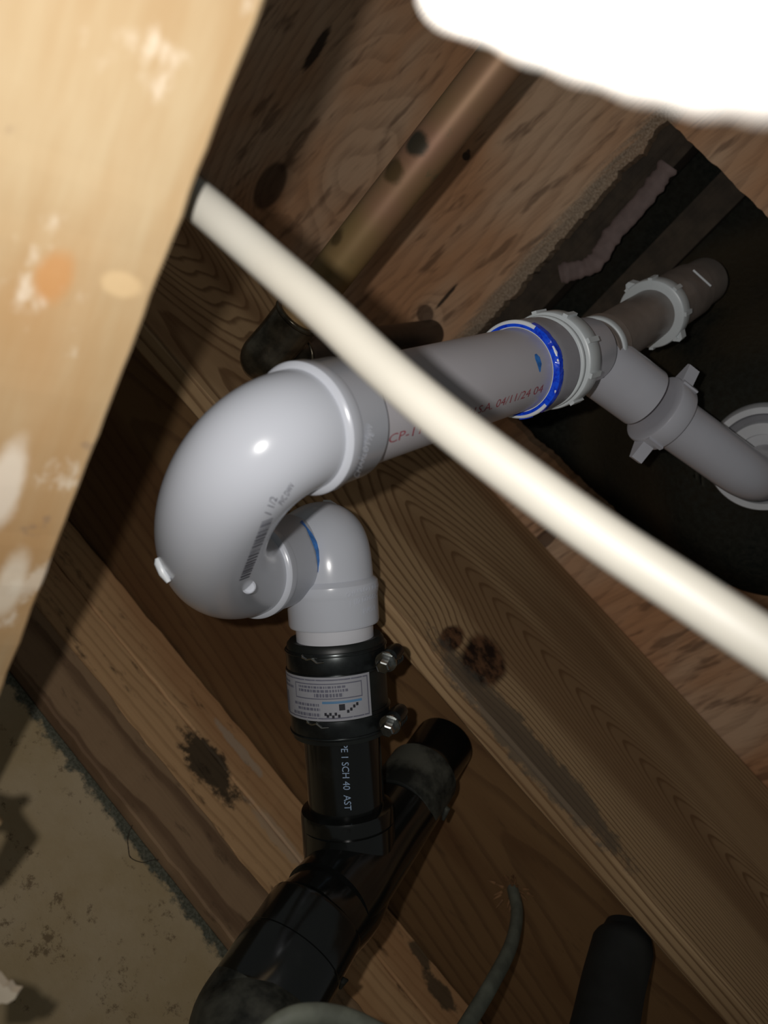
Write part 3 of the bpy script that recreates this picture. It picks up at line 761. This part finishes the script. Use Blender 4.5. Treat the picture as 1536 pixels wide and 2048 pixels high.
_col = mixc(mp(_q, .58, .70, 0, .6), _col, (.66, .58, .47)); _col = mixc(mp(nz(comb(_u * 60, _v * 60, 1), 1, 3, .5), .66, .72, 0, .5), _col, (.22, .15, .10))
for (px, py, a, b, c_, s_) in ((95, 505, .010, .006, (.45, .20, .06), .6), (10, 960, .02, .006, (.72, .65, .55), .7), (25, 1230, .02, .006, (.70, .62, .50), .7), (235, 545, .004, .006, (.62, .45, .25), .5)):
    k_ = P(px, py, .19 + (.1 * py / 1400)); eu = (_u - k_.dot(dE)) / a; ev = (_v - k_.dot(lf)) / b; e_ = X.m('SQRT', eu * eu + ev * ev)
    _col = mixc(mp(e_ + (_q - .5), .5, 1.1, s_, 0), _col, c_)
nt_.links.new(_col, b_.inputs['Base Color']); bump(nt_, b_, _n, .3, .001)
bm = nbm(); box(bm, (0, 0, 0), ((e1 - e0).length, .30, .018), 120, .0005, 21, .0012)
bmesh.ops.transform(bm, matrix=Matrix.Translation(e0) @ Matrix((dE, lf, up)).transposed().to_4x4(), verts=bm.verts)
nb = tag(obj('wood_board', bm, near_m, smooth=False), 'pale blurred pine board filling the upper left, closest to lens', 'timber')
bm = nbm(); q = [P(-150, 1560, .31), P(-60, 1600, .308), P(-25, 1640, .306), P(-70, 1720, .306), P(-160, 1760, .30)]  # chunk added, mostly out of view, to cast a shadow at the left edge
sweep(bm, q, [.006, .009, .010, .007, .003], 10, .5)
sweep(bm, [P(-60, 1600, .308), P(-35, 1572, .306), P(-22, 1566, .305)], [.003, .0026, .0018], 10)
obj('shadow_chunk', bm, near_m, nb, label='chunk added beside the board to cast a shadow')
# flake of plaster hanging at the lower left
bm = nbm(); out = []
for (x, y) in ((-60, 1940), (-10, 1955), (6, 1975), (14, 1972), (22, 1984), (36, 1986), (30, 1998), (14, 2008), (2, 2006), (-14, 2018), (-60, 2020)):
    out.append(P(x, y, .285))
lo = [bm.verts.new(q) for q in out]; hi = [bm.verts.new(q + cam2w((0, 0, -.004))) for q in out]
bm.faces.new(lo); bm.faces.new(hi[::-1])
for k in range(len(lo)): bm.faces.new((lo[k], lo[(k + 1) % len(lo)], hi[(k + 1) % len(lo)], hi[k]))
bmesh.ops.recalc_face_normals(bm, faces=bm.faces)
tag(obj('plaster_flake', bm, plain('pale_plaster', (.55, .47, .36), .8)), 'small pale ragged flake at lower left edge with black shadow', 'debris')

# ------------------------------------------------------------------ soft white insulation beside the lens
bm = nbm(); dd = .043
for (x, y, r__) in ((925, -28, 92), (980, -2, 86), (1080, 24, 104), (1190, 50, 114), (1305, 78, 126), (1428, 104, 132), (1550, 112, 136), (1660, 106, 144), (985, -90, 118), (1060, -70, 150), (1170, -60, 180),
                    (1290, -40, 200), (1420, -20, 220), (1560, -20, 235), (1700, -30, 250), (1300, -260, 300), (1050, -250, 220), (1600, -300, 320)):
    bmesh.ops.create_icosphere(bm, subdivisions=4, radius=(r__ - 30) * dd / F, matrix=Matrix.Translation(P(x, y, dd)))
ins = obj('insulation_wad', bm, fluff)
rm = ins.modifiers.new('remesh', 'REMESH'); rm.mode = 'VOXEL'; rm.voxel_size = .0007; rm.use_smooth_shade = True
sm = ins.modifiers.new('smooth', 'SMOOTH'); sm.iterations = 6
tag(ins, 'overexposed white soft lump, out of focus, at the top right corner', 'insulation')
